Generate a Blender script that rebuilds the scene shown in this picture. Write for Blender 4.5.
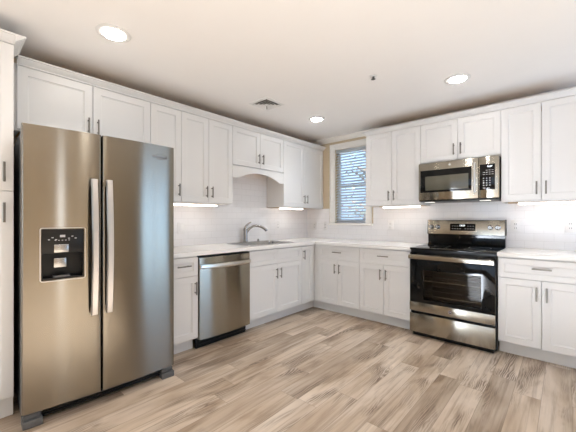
import bpy, bmesh, math, random
from mathutils import Matrix, Vector
PI = math.pi
R = math.radians
for o in list(bpy.data.objects):
    bpy.data.objects.remove(o)
S = bpy.context.scene
C = S.collection
random.seed(7)

# ------------------------------------------------------------------ camera
cam = bpy.data.cameras.new('camera')
cam.sensor_width = 36.0
cam.lens = 308.3888 / 576 * 36.0
cam.shift_y = 3.605 / 576
cam.clip_start = 0.05
co = bpy.data.objects.new('camera', cam)
co.location = (3.1321, -3.9381, 1.2043)
co.rotation_euler = (R(90), 0, R(42.017))
C.objects.link(co)
S.camera = co

# ------------------------------------------------------------------ light and exposure
S.view_settings.view_transform = 'Standard'
S.view_settings.look = 'None'
S.view_settings.gamma = 1.0
S.view_settings.use_curve_mapping = False
S.view_settings.exposure = 0.0

W = bpy.data.worlds.new('sky')
W.use_nodes = True
S.world = W
bg = W.node_tree.nodes['Background']
bg.inputs['Color'].default_value = (0.48, 0.67, 0.95, 1)
bg.inputs['Strength'].default_value = 2.3


def area(name, loc, rot, sx, sy, power, col):
    l = bpy.data.lights.new(name, 'AREA')
    l.shape = 'RECTANGLE'
    l.size, l.size_y = sx, sy
    l.energy = power
    l.color = col
    o = bpy.data.objects.new(name, l)
    o.location = loc
    o.rotation_euler = rot
    C.objects.link(o)
    return o


# low sun through the living room window, added to brighten the ceiling by floor bounce
sun = bpy.data.lights.new('sun', 'SUN')
sun.energy = 72.0
sun.angle = R(0.6)
sun.color = (0.89, 0.925, 1.0)
so = bpy.data.objects.new('sun', sun)
so.rotation_euler = (R(90 - 22.5), 0, R(-12.5))
C.objects.link(so)
# daylight through the glazed patio door in the right wall and the living room windows behind the camera
area('patio_daylight', (5.24, -0.70, 1.1), (0, R(90), 0), 2.0, 1.08, 24, (0.42, 0.66, 1.0))
area('rear_window_daylight', (2.6, -8.2, 1.45), (R(90), 0, 0), 3.4, 1.7, 25, (0.95, 0.97, 1.0))
area('added_streak_lamp', (5.27, -3.63, 1.25), (0, R(90), 0), 1.8, 0.13, 3.4, (0.95, 0.97, 1.0))  # added lamp, reflected as the bright vertical streak on the freezer door
CEILING_LAMP = 60.0      # emission of the recessed lamps
DOWN_BEAM = 22.0         # beam of each recessed lamp, watts
STRIP_LAMP = 7.0         # emission of the cabinet strip lights

# ------------------------------------------------------------------ materials


def nm(name):
    m = bpy.data.materials.new(name)
    m.use_nodes = True
    nt = m.node_tree
    return m, nt, nt.nodes, nt.links, nt.nodes['Principled BSDF']


def plain(name, col, rough=0.5, metal=0.0, var=0.03, scale=6.0, spec=0.5, coat=0.0, bump=0.0):
    """plain paint, plastic or metal with a little procedural mottling"""
    m, nt, N, L, b = nm(name)
    tc = N.new('ShaderNodeTexCoord')
    no = N.new('ShaderNodeTexNoise')
    no.inputs['Scale'].default_value = scale
    no.inputs['Detail'].default_value = 3
    L.new(tc.outputs['Object'], no.inputs['Vector'])
    mx = N.new('ShaderNodeMix')
    mx.data_type = 'RGBA'
    mx.inputs['A'].default_value = (*[max(0, c * (1 - var)) for c in col], 1)
    mx.inputs['B'].default_value = (*[min(1, c * (1 + var)) for c in col], 1)
    L.new(no.outputs['Fac'], mx.inputs['Factor'])
    L.new(mx.outputs['Result'], b.inputs['Base Color'])
    b.inputs['Roughness'].default_value = rough
    b.inputs['Metallic'].default_value = metal
    b.inputs['Specular IOR Level'].default_value = spec
    b.inputs['Coat Weight'].default_value = coat
    if bump:
        bp = N.new('ShaderNodeBump')
        bp.inputs['Strength'].default_value = bump
        bp.inputs['Distance'].default_value = 0.002
        n2 = N.new('ShaderNodeTexNoise')
        n2.inputs['Scale'].default_value = 180
        L.new(tc.outputs['Object'], n2.inputs['Vector'])
        L.new(n2.outputs['Fac'], bp.inputs['Height'])
        L.new(bp.outputs['Normal'], b.inputs['Normal'])
    return m


def steel(name, col, rough=0.22, aniso=0.75):
    """brushed stainless steel, brush lines running across"""
    m, nt, N, L, b = nm(name)
    tc = N.new('ShaderNodeTexCoord')
    mp = N.new('ShaderNodeMapping')
    mp.inputs['Scale'].default_value = (2, 2, 260)
    L.new(tc.outputs['Object'], mp.inputs['Vector'])
    no = N.new('ShaderNodeTexNoise')
    no.inputs['Scale'].default_value = 3
    no.inputs['Detail'].default_value = 4
    L.new(mp.outputs['Vector'], no.inputs['Vector'])
    mx = N.new('ShaderNodeMix')
    mx.data_type = 'RGBA'
    mx.inputs['A'].default_value = (*[c * 0.95 for c in col], 1)
    mx.inputs['B'].default_value = (*[min(1, c * 1.05) for c in col], 1)
    L.new(no.outputs['Fac'], mx.inputs['Factor'])
    L.new(mx.outputs['Result'], b.inputs['Base Color'])
    tg = N.new('ShaderNodeCombineXYZ')
    tg.inputs['Z'].default_value = 1.0
    L.new(tg.outputs[0], b.inputs['Tangent'])
    b.inputs['Metallic'].default_value = 1
    b.inputs['Roughness'].default_value = rough
    b.inputs['Anisotropic'].default_value = aniso
    return m


def emitter(name, col, strength):
    m, nt, N, L, b = nm(name)
    b.inputs['Base Color'].default_value = (0.8, 0.8, 0.8, 1)
    b.inputs['Emission Color'].default_value = (*col, 1)
    b.inputs['Emission Strength'].default_value = strength
    return m


def tile_mat(name, ax):
    """white glazed subway tile in running bond; ax = axis along the wall"""
    m, nt, N, L, b = nm(name)
    tc = N.new('ShaderNodeTexCoord')
    sp = N.new('ShaderNodeSeparateXYZ')
    L.new(tc.outputs['Object'], sp.inputs[0])
    cb = N.new('ShaderNodeCombineXYZ')
    L.new(sp.outputs[ax], cb.inputs['X'])
    ad = N.new('ShaderNodeMath')
    ad.operation = 'SUBTRACT'
    ad.inputs[1].default_value = 0.914
    L.new(sp.outputs['Z'], ad.inputs[0])
    L.new(ad.outputs[0], cb.inputs['Y'])
    br = N.new('ShaderNodeTexBrick')
    br.inputs['Color1'].default_value = (0.83, 0.82, 0.82, 1)
    br.inputs['Color2'].default_value = (0.81, 0.80, 0.80, 1)
    br.inputs['Mortar'].default_value = (0.70, 0.69, 0.68, 1)
    br.inputs['Scale'].default_value = 1
    br.inputs['Mortar Size'].default_value = 0.0014
    br.inputs['Mortar Smooth'].default_value = 0.2
    br.inputs['Brick Width'].default_value = 0.1524
    br.inputs['Row Height'].default_value = 0.0762
    L.new(cb.outputs[0], br.inputs['Vector'])
    L.new(br.outputs['Color'], b.inputs['Base Color'])
    bp = N.new('ShaderNodeBump')
    bp.inputs['Strength'].default_value = 0.5
    bp.inputs['Distance'].default_value = 0.001
    bp.invert = True
    L.new(br.outputs['Fac'], bp.inputs['Height'])
    L.new(bp.outputs['Normal'], b.inputs['Normal'])
    b.inputs['Roughness'].default_value = 0.12
    return m


def floor_mat():
    """oak vinyl planks running along y"""
    m, nt, N, L, b = nm('oak_planks')

    def math_(op, a, bb=None, clamp=False):
        n = N.new('ShaderNodeMath')
        n.operation = op
        n.use_clamp = clamp
        for i, v in enumerate((a, bb)):
            if v is None:
                continue
            if isinstance(v, (int, float)):
                n.inputs[i].default_value = v
            else:
                L.new(v, n.inputs[i])
        return n.outputs[0]

    def comb(x, y, z):
        n = N.new('ShaderNodeCombineXYZ')
        for i, v in enumerate((x, y, z)):
            if isinstance(v, (int, float)):
                n.inputs[i].default_value = v
            else:
                L.new(v, n.inputs[i])
        return n.outputs[0]

    def wnoise(v):
        n = N.new('ShaderNodeTexWhiteNoise')
        n.noise_dimensions = '2D'
        L.new(v, n.inputs['Vector'])
        return n.outputs['Value']

    def noise(v, scale, detail, rough=0.5, dist=0.0):
        n = N.new('ShaderNodeTexNoise')
        n.inputs['Scale'].default_value = scale
        n.inputs['Detail'].default_value = detail
        n.inputs['Roughness'].default_value = rough
        n.inputs['Distortion'].default_value = dist
        L.new(v, n.inputs['Vector'])
        return n.outputs['Fac']

    def ramp(f, stops):
        n = N.new('ShaderNodeValToRGB')
        e = n.color_ramp.elements
        while len(e) < len(stops):
            e.new(0.5)
        for k, (p, c) in enumerate(stops):
            e[k].position = p
            e[k].color = (*c, 1) if len(c) == 3 else c
        L.new(f, n.inputs['Fac'])
        return n.outputs['Color']

    def mixc(f, a, c, mode='MIX'):
        n = N.new('ShaderNodeMix')
        n.data_type = 'RGBA'
        n.blend_type = mode
        if isinstance(f, (int, float)):
            n.inputs['Factor'].default_value = f
        else:
            L.new(f, n.inputs['Factor'])
        for s, v in (('A', a), ('B', c)):
            if isinstance(v, tuple):
                n.inputs[s].default_value = (*v, 1)
            else:
                L.new(v, n.inputs[s])
        return n.outputs['Result']

    tc = N.new('ShaderNodeTexCoord')
    sp = N.new('ShaderNodeSeparateXYZ')
    L.new(tc.outputs['Object'], sp.inputs[0])
    x, y = sp.outputs['X'], sp.outputs['Y']
    PW, PL = 0.152, 1.22
    xs = math_('DIVIDE', math_('SUBTRACT', x, 0.122), PW)
    ix = math_('FLOOR', xs)
    fx = math_('SUBTRACT', xs, ix)
    r1 = wnoise(comb(ix, 3.7, 0))
    ys = math_('ADD', math_('DIVIDE', y, PL), math_('MULTIPLY', r1, 7.3))
    iy = math_('FLOOR', ys)
    fy = math_('SUBTRACT', ys, iy)
    r2 = wnoise(comb(ix, iy, 0))
    r3 = wnoise(comb(math_('ADD', ix, 31.4), iy, 0))
    off = math_('MULTIPLY', r2, 37.0)
    # broad cloudy tone along the plank
    v1 = comb(math_('ADD', math_('MULTIPLY', x, 4.0), off), math_('ADD', math_('MULTIPLY', y, 1.1), off), off)
    cloud = noise(v1, 1.3, 4, 0.5, 0.5)
    # fine straight grain
    v2 = comb(math_('ADD', math_('MULTIPLY', x, 44.0), off), math_('MULTIPLY', y, 1.5), off)
    grain = noise(v2, 1.0, 5, 0.6, 0.3)
    # cathedral figure, rings stretched along the plank
    v3 = comb(math_('ADD', math_('SUBTRACT', fx, 0.5), math_('MULTIPLY', cloud, 1.1)),
              math_('ADD', math_('MULTIPLY', y, 0.8), off), 0.0)
    wv = N.new('ShaderNodeTexWave')
    wv.wave_type = 'BANDS'
    wv.bands_direction = 'X'
    wv.inputs['Scale'].default_value = 3.4
    wv.inputs['Distortion'].default_value = 6.0
    wv.inputs['Detail'].default_value = 2
    wv.inputs['Detail Scale'].default_value = 1.3
    L.new(v3, wv.inputs['Vector'])
    rings = wv.outputs['Fac']
    v5 = comb(math_('ADD', math_('MULTIPLY', x, 7.0), off), math_('ADD', math_('MULTIPLY', y, 1.7), off), off)
    blotch = noise(v5, 1.0, 3, 0.5, 0.7)
    base = ramp(cloud, [(0.26, (0.30, 0.21, 0.138)), (0.42, (0.455, 0.355, 0.263)), (0.56, (0.55, 0.45, 0.355)), (0.75, (0.65, 0.555, 0.46))])
    tone = ramp(r3, [(0.0, (0.76, 0.73, 0.70)), (0.40, (0.97, 0.96, 0.95)), (1.0, (1.12, 1.12, 1.11))])
    c = mixc(1.0, base, tone, 'MULTIPLY')
    bl = math_('MULTIPLY', ramp(blotch, [(0.50, (0, 0, 0)), (0.66, (1, 1, 1))]), 1.0)
    ringmask = math_('MULTIPLY', bl, math_('ADD', math_('MULTIPLY', rings, 0.75), 0.18), True)
    c = mixc(ringmask, c, (0.150, 0.095, 0.060))
    gr = ramp(grain, [(0.34, (0.56, 0.51, 0.47)), (0.50, (1.0, 1.0, 1.0)), (0.7, (1.10, 1.10, 1.10))])
    c = mixc(0.6, c, gr, 'MULTIPLY')
    # joints
    ex = math_('MULTIPLY', math_('MINIMUM', fx, math_('SUBTRACT', 1.0, fx)), PW)
    ey = math_('MULTIPLY', math_('MINIMUM', fy, math_('SUBTRACT', 1.0, fy)), PL)
    e = math_('MINIMUM', ex, ey)
    j = math_('SUBTRACT', 1.0, math_('DIVIDE', e, 0.0022), True)
    c = mixc(math_('MULTIPLY', j, 0.65), c, (0.14, 0.10, 0.07))
    L.new(c, b.inputs['Base Color'])
    b.inputs['Roughness'].default_value = 0.42
    bp = N.new('ShaderNodeBump')
    bp.inputs['Strength'].default_value = 0.12
    bp.inputs['Distance'].default_value = 0.002
    L.new(grain, bp.inputs['Height'])
    L.new(bp.outputs['Normal'], b.inputs['Normal'])
    return m


def glass_mat(name, tint=(1, 1, 1), rough=0.0, ior=1.5):
    m = bpy.data.materials.new(name)
    m.use_nodes = True
    N, L = m.node_tree.nodes, m.node_tree.links
    N.remove(N['Principled BSDF'])
    out = N['Material Output']
    tr = N.new('ShaderNodeBsdfTransparent')
    tr.inputs['Color'].default_value = (*tint, 1)
    gl = N.new('ShaderNodeBsdfGlossy')
    gl.inputs['Roughness'].default_value = rough
    fr = N.new('ShaderNodeFresnel')
    fr.inputs['IOR'].default_value = ior
    mx = N.new('ShaderNodeMixShader')
    L.new(fr.outputs[0], mx.inputs[0])
    L.new(tr.outputs[0], mx.inputs[1])
    L.new(gl.outputs[0], mx.inputs[2])
    L.new(mx.outputs[0], out.inputs['Surface'])
    return m


M = {
    'white': plain('white_cabinet_paint', (0.715, 0.71, 0.70), 0.38, var=0.012),
    'maple': plain('maple_plywood', (0.72, 0.38, 0.12), 0.55, var=0.12, scale=14),
    'nickel': plain('brushed_nickel', (0.23, 0.215, 0.19), 0.36, 1.0, var=0.05, scale=40),
    'chrome': plain('satin_chrome', (0.40, 0.395, 0.385), 0.26, 1.0, var=0.03, scale=40),
    'steel': steel('brushed_steel', (0.265, 0.24, 0.20), 0.20, 1.0),
    'steel_light': steel('light_brushed_steel', (0.36, 0.33, 0.275), 0.19, 1.0),
    'steel_bright': steel('bright_steel', (0.66, 0.63, 0.58), 0.28, 0.5),
    'alu': plain('silver_handle', (0.58, 0.56, 0.545), 0.34, 1.0, var=0.03, scale=30),
    'black': plain('black_plastic', (0.006, 0.006, 0.006), 0.35, var=0.2, spec=0.25),
    'black_gloss': plain('black_glass', (0.006, 0.006, 0.006), 0.06, var=0.2, spec=0.22),
    'charcoal': plain('charcoal_plastic', (0.012, 0.011, 0.010), 0.35, var=0.15, spec=0.25),
    'grey': plain('grey_plastic', (0.10, 0.10, 0.10), 0.45, var=0.08),
    'cavity': plain('oven_enamel', (0.11, 0.095, 0.08), 0.4, var=0.2),
    'quartz': plain('white_quartz', (0.82, 0.81, 0.79), 0.22, var=0.03, scale=22),
    'wall': plain('tan_wall_paint', (0.57, 0.465, 0.325), 0.8, var=0.015, bump=0.05),
    'ceiling': plain('white_ceiling_paint', (0.92, 0.90, 0.88), 0.9, var=0.01, bump=0.05),
    'trim': plain('white_trim_paint', (0.80, 0.78, 0.74), 0.4, var=0.012),
    'vent': plain('white_enamel', (0.80, 0.79, 0.77), 0.45, var=0.02),
    'duct': plain('dark_duct', (0.16, 0.145, 0.12), 0.8, var=0.2),
    'plate': plain('white_plastic', (0.78, 0.77, 0.76), 0.35, var=0.01),
    'slot': plain('socket_slot', (0.05, 0.05, 0.05), 0.6, var=0.1),
    'silver_print': plain('grey_printing', (0.45, 0.45, 0.45), 0.5, var=0.03),
    'badge': plain('badge_enamel', (0.10, 0.07, 0.085), 0.35, var=0.1),
    'lamp': emitter('lamp_diffuser', (1.0, 0.98, 0.95), CEILING_LAMP),
    'strip': emitter('strip_diffuser', (1.0, 0.96, 0.92), STRIP_LAMP),
    'digit': emitter('lit_digits', (0.85, 0.93, 1.0), 2.2),
    'glass': glass_mat('clear_glass', (0.95, 0.98, 1.0)),
    'oven_glass': glass_mat('tinted_oven_glass', (0.85, 0.80, 0.74), ior=1.25),
    'bark': plain('tree_bark', (0.16, 0.12, 0.09), 0.9, var=0.3, scale=20),
    'leaf': plain('tree_leaves', (0.20, 0.26, 0.20), 0.6, var=0.5, scale=8),
    'ground': plain('outdoor_ground', (0.20, 0.22, 0.14), 0.9, var=0.3, scale=3),
}
M['tile_x'] = tile_mat('subway_tile_back', 'X')
M['tile_y'] = tile_mat('subway_tile_left', 'Y')
M['floor'] = floor_mat()
m_, nt_, N_, L_, b_ = nm('translucent_blind_slat')
no_ = N_.new('ShaderNodeTexNoise')
no_.inputs['Scale'].default_value = 9
rp_ = N_.new('ShaderNodeValToRGB')
rp_.color_ramp.elements[0].color = (0.76, 0.79, 0.83, 1)
rp_.color_ramp.elements[1].color = (0.82, 0.84, 0.87, 1)
L_.new(no_.outputs['Fac'], rp_.inputs['Fac'])
tl_ = N_.new('ShaderNodeBsdfTranslucent')
ms_ = N_.new('ShaderNodeMixShader')
ms_.inputs[0].default_value = 0.6
for o_ in (b_.inputs['Base Color'], tl_.inputs['Color']):
    L_.new(rp_.outputs['Color'], o_)
L_.new(b_.outputs[0], ms_.inputs[1])
L_.new(tl_.outputs[0], ms_.inputs[2])
L_.new(ms_.outputs[0], N_['Material Output'].inputs['Surface'])
M['slat'] = m_

# ------------------------------------------------------------------ mesh helpers


def box(bm, lo, hi, bev=0.0, seg=2):
    lo, hi = Vector(lo), Vector(hi)
    mt = Matrix.Translation((lo + hi) / 2) @ Matrix.Diagonal((*(hi - lo), 1))
    g = bmesh.ops.create_cube(bm, size=1.0, matrix=mt)
    if bev > 0:
        es = {e for v in g['verts'] for e in v.link_edges}
        bmesh.ops.bevel(bm, geom=list(es), offset=bev, segments=seg, affect='EDGES', profile=0.5, clamp_overlap=True)
    return bm


def tube(bm, pts, rad, n=12, cap=True):
    pts = [Vector(p) for p in pts]
    rs = rad if isinstance(rad, (list, tuple)) else [rad] * len(pts)
    rings, prev = [], None
    for i, p in enumerate(pts):
        d = (pts[min(i + 1, len(pts) - 1)] - pts[max(i - 1, 0)]).normalized()
        if prev is None:
            up = Vector((0, 0, 1)) if abs(d.z) < 0.9 else Vector((1, 0, 0))
            a = d.cross(up).normalized()
        else:
            a = (prev - d * prev.dot(d)).normalized()
        prev = a
        b = d.cross(a)
        rings.append([bm.verts.new(p + (a * math.cos(2 * PI * k / n) + b * math.sin(2 * PI * k / n)) * rs[i]) for k in range(n)])
    for r0, r1 in zip(rings, rings[1:]):
        for k in range(n):
            bm.faces.new((r0[k], r0[(k + 1) % n], r1[(k + 1) % n], r1[k]))
    if cap:
        bm.faces.new(rings[0][::-1])
        bm.faces.new(rings[-1])
    return bm


def lathe(bm, prof, centre, axis='Z', n=32):
    """prof = [(r, h)]; closed at the ends by caps"""
    cx, cy, cz = centre
    rings = []
    for r, h in prof:
        ring = []
        for k in range(n):
            a, s = r * math.cos(2 * PI * k / n), r * math.sin(2 * PI * k / n)
            if axis == 'Z':
                p = (cx + a, cy + s, cz + h)
            elif axis == 'Y':
                p = (cx + a, cy + h, cz + s)
            else:
                p = (cx + h, cy + a, cz + s)
            ring.append(bm.verts.new(p))
        rings.append(ring)
    for r0, r1 in zip(rings, rings[1:]):
        for k in range(n):
            bm.faces.new((r0[k], r0[(k + 1) % n], r1[(k + 1) % n], r1[k]))
    bm.faces.new(rings[0][::-1])
    bm.faces.new(rings[-1])
    return bm


def prism(bm, poly, axis, a, b):
    """extrude a 2D outline along an axis; poly in the other two axes in xyz order"""
    def P(u, v, t):
        return (t, u, v) if axis == 'X' else (u, t, v) if axis == 'Y' else (u, v, t)
    v0 = [bm.verts.new(P(u, v, a)) for u, v in poly]
    v1 = [bm.verts.new(P(u, v, b)) for u, v in poly]
    n = len(poly)
    for k in range(n):
        bm.faces.new((v0[k], v0[(k + 1) % n], v1[(k + 1) % n], v1[k]))
    bm.faces.new(v0[::-1])
    bm.faces.new(v1)
    return bm


def rect_rings(bm, rings):
    """rings = [(x0,x1,z0,z1,y)] nested rectangles joined in order, first and last closed"""
    vs = [[bm.verts.new(p) for p in ((x0, y, z0), (x1, y, z0), (x1, y, z1), (x0, y, z1))] for x0, x1, z0, z1, y in rings]
    for a, b in zip(vs, vs[1:]):
        for k in range(4):
            bm.faces.new((a[k], a[(k + 1) % 4], b[(k + 1) % 4], b[k]))
    bm.faces.new(vs[0])
    bm.faces.new(vs[-1])
    return bm


def obj(name, bm, mat, parent=None, smooth=True):
    bmesh.ops.recalc_face_normals(bm, faces=bm.faces[:])
    me = bpy.data.meshes.new(name)
    bm.to_mesh(me)
    bm.free()
    me.materials.append(M[mat] if isinstance(mat, str) else mat)
    if smooth:
        for p in me.polygons:
            p.use_smooth = True
        me.set_sharp_from_angle(angle=R(32))
    o = bpy.data.objects.new(name, me)
    C.objects.link(o)
    if parent:
        o.parent = parent
    return o


def cut(o, bm):
    """cut a volume out of a mesh object, keeping plain mesh data"""
    bmesh.ops.recalc_face_normals(bm, faces=bm.faces[:])
    me = bpy.data.meshes.new('cut')
    bm.to_mesh(me)
    bm.free()
    c = bpy.data.objects.new('cut', me)
    C.objects.link(c)
    c.parent = o.parent
    md = o.modifiers.new('cut', 'BOOLEAN')
    md.operation = 'DIFFERENCE'
    md.solver = 'EXACT'
    md.object = c
    bpy.context.view_layer.update()
    dg = bpy.context.evaluated_depsgraph_get()
    new = bpy.data.meshes.new_from_object(o.evaluated_get(dg))
    o.modifiers.clear()
    old = o.data
    o.data = new
    new.name = old.name
    bpy.data.meshes.remove(old)
    bpy.data.objects.remove(c)
    bpy.data.meshes.remove(me)


def text(name, body, size, loc, rot, mat, parent, depth=0.0004):
    """raised lettering turned into plain mesh"""
    cu = bpy.data.curves.new(name, 'FONT')
    cu.body = body
    cu.size = size
    cu.extrude = depth
    cu.align_x = 'CENTER'
    cu.align_y = 'CENTER'
    t = bpy.data.objects.new(name, cu)
    C.objects.link(t)
    bpy.context.view_layer.update()
    me = bpy.data.meshes.new_from_object(t.evaluated_get(bpy.context.evaluated_depsgraph_get()))
    bpy.data.objects.remove(t)
    bpy.data.curves.remove(cu)
    me.materials.clear()
    me.materials.append(M[mat])
    me.transform(Matrix.Translation(loc) @ Matrix.Rotation(rot[2], 4, 'Z') @ Matrix.Rotation(rot[0], 4, 'X'))
    o = bpy.data.objects.new(name, me)
    C.objects.link(o)
    o.parent = parent
    return o


def thing(name, label, cat, loc=(0, 0, 0), rotz=0.0, group=None):
    o = bpy.data.objects.new(name, None)
    o.empty_display_size = 0.1
    C.objects.link(o)
    o.location = loc
    o.rotation_euler = (0, 0, rotz)
    return tag(o, label, cat, group)


def tag(o, label, cat, group=None):
    o['label'] = label
    o['category'] = cat
    if group:
        o['group'] = group
    return o


def struct(name, bm, mat, parent=None):
    o = obj(name, bm, mat, parent)
    if not parent:
        o['kind'] = 'structure'
    return o


B = bmesh.new

# ------------------------------------------------------------------ room shell
RX, RY, H = 5.3, -8.0, 2.44
struct('floor', box(B(), (-0.12, RY - 0.12, -0.08), (RX + 0.12, 0.12, 0)), 'floor')
struct('ceiling', box(B(), (-0.12, RY - 0.12, H), (RX + 0.12, 0.12, H + 0.1)), 'ceiling')
struct('wall_left', box(B(), (-0.12, RY, 0), (0, 0, H)), 'wall')
WX0, WX1, WZ0, WZ1 = 0.549, 1.058, 1.152, 2.245
bm = B()
box(bm, (-0.12, 0, 0), (WX0, 0.12, H))
box(bm, (WX1, 0, 0), (RX + 0.12, 0.12, H))
box(bm, (WX0, 0, 0), (WX1, 0.12, WZ0))
box(bm, (WX0, 0, WZ1), (WX1, 0.12, H))
struct('wall_back', bm, 'wall')
bm = B()
box(bm, (RX, RY, 0), (RX + 0.12, -3.70, H))
box(bm, (RX, -3.56, 0), (RX + 0.12, -1.3, H))
box(bm, (RX, -3.70, 0), (RX + 0.12, -3.56, 0.3))
box(bm, (RX, -3.70, 2.2), (RX + 0.12, -3.56, H))
box(bm, (RX, -0.1, 0), (RX + 0.12, 0, H))
box(bm, (RX, -1.3, 2.12), (RX + 0.12, -0.1, H))
struct('wall_right', bm, 'wall')
bm = B()
box(bm, (-0.12, RY - 0.12, 0), (0.8, RY, H))
box(bm, (4.4, RY - 0.12, 0), (RX + 0.12, RY, H))
box(bm, (0.8, RY - 0.12, 0), (4.4, RY, 0.55))
box(bm, (0.8, RY - 0.12, 2.35), (4.4, RY, H))
struct('wall_rear', bm, 'wall')

# patio door and living room window that let the daylight in (behind and beside the camera)
bm = B()
for y0, y1 in ((-1.3, -1.24), (-0.73, -0.67), (-0.16, -0.1)):
    box(bm, (RX + 0.03, y0, 0), (RX + 0.09, y1, 2.12))
for z0, z1 in ((0, 0.08), (2.05, 2.12)):
    box(bm, (RX + 0.03, -1.24, z0), (RX + 0.09, -0.73, z1))
    box(bm, (RX + 0.03, -0.67, z0), (RX + 0.09, -0.16, z1))
d1 = struct('door_1', bm, 'trim')
bm = B()
box(bm, (RX + 0.055, -1.24, 0.08), (RX + 0.063, -0.73, 2.05))
box(bm, (RX + 0.055, -0.67, 0.08), (RX + 0.063, -0.16, 2.05))
struct('pane', bm, 'glass', d1)
bm = B()
for x0, x1 in ((0.8, 0.86), (1.97, 2.03), (3.17, 3.23), (4.34, 4.4)):
    box(bm, (x0, RY - 0.09, 0.55), (x1, RY - 0.03, 2.35))
for z0, z1 in ((0.55, 0.61), (2.29, 2.35)):
    for x0, x1 in ((0.86, 1.97), (2.03, 3.17), (3.23, 4.34)):
        box(bm, (x0, RY - 0.09, z0), (x1, RY - 0.03, z1))
w2 = struct('window_2', bm, 'trim')
bm = B()
for x0, x1 in ((0.86, 1.97), (2.03, 3.17), (3.23, 4.34)):
    box(bm, (x0, RY - 0.064, 0.61), (x1, RY - 0.056, 2.29))
struct('pane', bm, 'glass', w2)

bm = B()  # unseen slit added in the right wall for the freezer door streak
for y0, y1 in ((-3.70, -3.685), (-3.575, -3.56)):
    box(bm, (RX + 0.03, y0, 0.3), (RX + 0.09, y1, 2.2))
for z0, z1 in ((0.3, 0.33), (2.17, 2.2)):
    box(bm, (RX + 0.03, -3.685, z0), (RX + 0.09, -3.575, z1))
w3 = struct('added_streak_slit', bm, 'trim')
struct('pane', box(B(), (RX + 0.055, -3.685, 0.33), (RX + 0.063, -3.575, 2.17)), 'glass', w3)

# kitchen window: casing, stool, sash and pane
CW = 0.088
bm = B()
for x0, x1 in ((WX0 - CW, WX0), (WX1, WX1 + CW)):
    box(bm, (x0, -0.020, WZ0), (x1, -0.0005, WZ1 + CW), 0.003)
    s = -1 if x0 < WX0 - 0.01 else 1
    xo = x0 if s < 0 else x1
    box(bm, (min(xo, xo - s * 0.018), -0.030, WZ0), (max(xo, xo - s * 0.018), -0.020, WZ1 + CW), 0.003)
box(bm, (WX0, -0.020, WZ1), (WX1, -0.0005, WZ1 + CW), 0.003)
box(bm, (WX0 - CW + 0.018, -0.030, WZ1 + CW - 0.018), (WX1 + CW - 0.018, -0.020, WZ1 + CW), 0.003)
w1 = struct('window_1', bm, 'trim')
bm = B()
box(bm, (WX0 - CW - 0.02, -0.045, WZ0 - 0.028), (WX1 + CW + 0.02, 0.10, WZ0), 0.004)
struct('window_sill', bm, 'trim', w1)
bm = B()
for x0, x1 in ((WX0, WX0 + 0.03), (WX1 - 0.03, WX1)):
    box(bm, (x0, 0.07, WZ0), (x1, 0.115, WZ1), 0.003)
for z0, z1 in ((WZ0, WZ0 + 0.035), (1.68, 1.715), (WZ1 - 0.035, WZ1)):
    box(bm, (WX0 + 0.03, 0.072, z0), (WX1 - 0.03, 0.113, z1), 0.003)
struct('window_sash', bm, 'trim', w1)
bm = B()
box(bm, (WX0 + 0.03, 0.09, WZ0 + 0.035), (WX1 - 0.03, 0.095, 1.68))
box(bm, (WX0 + 0.03, 0.09, 1.715), (WX1 - 0.03, 0.095, WZ1 - 0.035))
struct('pane', bm, 'glass', w1)

# small crown where the back wall meets the ceiling
prof = [(-0.001, 2.375), (-0.010, 2.378), (-0.016, 2.395), (-0.034, 2.418), (-0.046, 2.428), (-0.048, 2.4395), (-0.001, 2.4395)]
struct('trim_1', prism(B(), prof, 'X', 0.002, RX - 0.002), 'trim')

# ------------------------------------------------------------------ tile backsplash
bm = B()
box(bm, (0.0005, -2.72, 0.86), (0.009, -0.0005, 1.3715))
box(bm, (0.0005, -1.760, 1.3715), (0.009, -0.918, 1.822))
tag(obj('tile_backsplash', bm, 'tile_y'), 'white subway tile backsplash on left wall behind sink and faucet', 'backsplash')
bm = B()
box(bm, (0.0095, -0.009, 0.86), (WX0 - CW - 0.022, -0.0005, 1.3715))
box(bm, (WX0 - CW - 0.022, -0.009, 0.86), (WX1 + CW + 0.022, -0.0005, WZ0 - 0.030))
box(bm, (WX1 + CW + 0.022, -0.009, 0.86), (3.30, -0.0005, 1.3715))
box(bm, (1.907, -0.009, 1.3715), (2.662, -0.0005, 1.44))
tag(obj('tile_backsplash', bm, 'tile_x'), 'white subway tile backsplash on back wall below window and behind range', 'backsplash')

# ------------------------------------------------------------------ cabinets
DT = 0.020        # door thickness


def shaker(x0, x1, z0, z1, yf, rail=0.057):
    """shaker front: y from yf (face) to yf+DT"""
    rings = [(x0, x1, z0, z1, yf + DT), (x0, x1, z0, z1, yf + 0.0015), (x0 + 0.0015, x1 - 0.0015, z0 + 0.0015, z1 - 0.0015, yf)]
    a = rail
    rings.append((x0 + a, x1 - a, z0 + a, z1 - a, yf))
    a += 0.0015
    rings.append((x0 + a, x1 - a, z0 + a, z1 - a, yf + 0.006))
    a += 0.006
    rings.append((x0 + a, x1 - a, z0 + a, z1 - a, yf + 0.0085))
    a += 0.0005
    rings.append((x0 + a, x1 - a, z0 + a, z1 - a, yf + 0.011))
    return rect_rings(B(), rings)


def pull(parent, x, z, yf, vert=True, ln=0.128):
    bm = B()
    h = ln / 2
    y = yf - 0.030
    if vert:
        tube(bm, [(x, y, z - h), (x, y, z + h)], 0.0062, 12)
        for s in (-1, 1):
            tube(bm, [(x, yf - 0.0005, z + s * (h - 0.018)), (x, y, z + s * (h - 0.018))], 0.0048, 10)
    else:
        tube(bm, [(x - h, y, z), (x + h, y, z)], 0.0062, 12)
        for s in (-1, 1):
            tube(bm, [(x + s * (h - 0.018), yf - 0.0005, z), (x + s * (h - 0.018), y, z)], 0.0048, 10)
    return obj('handle', bm, 'nickel', parent)


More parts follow.
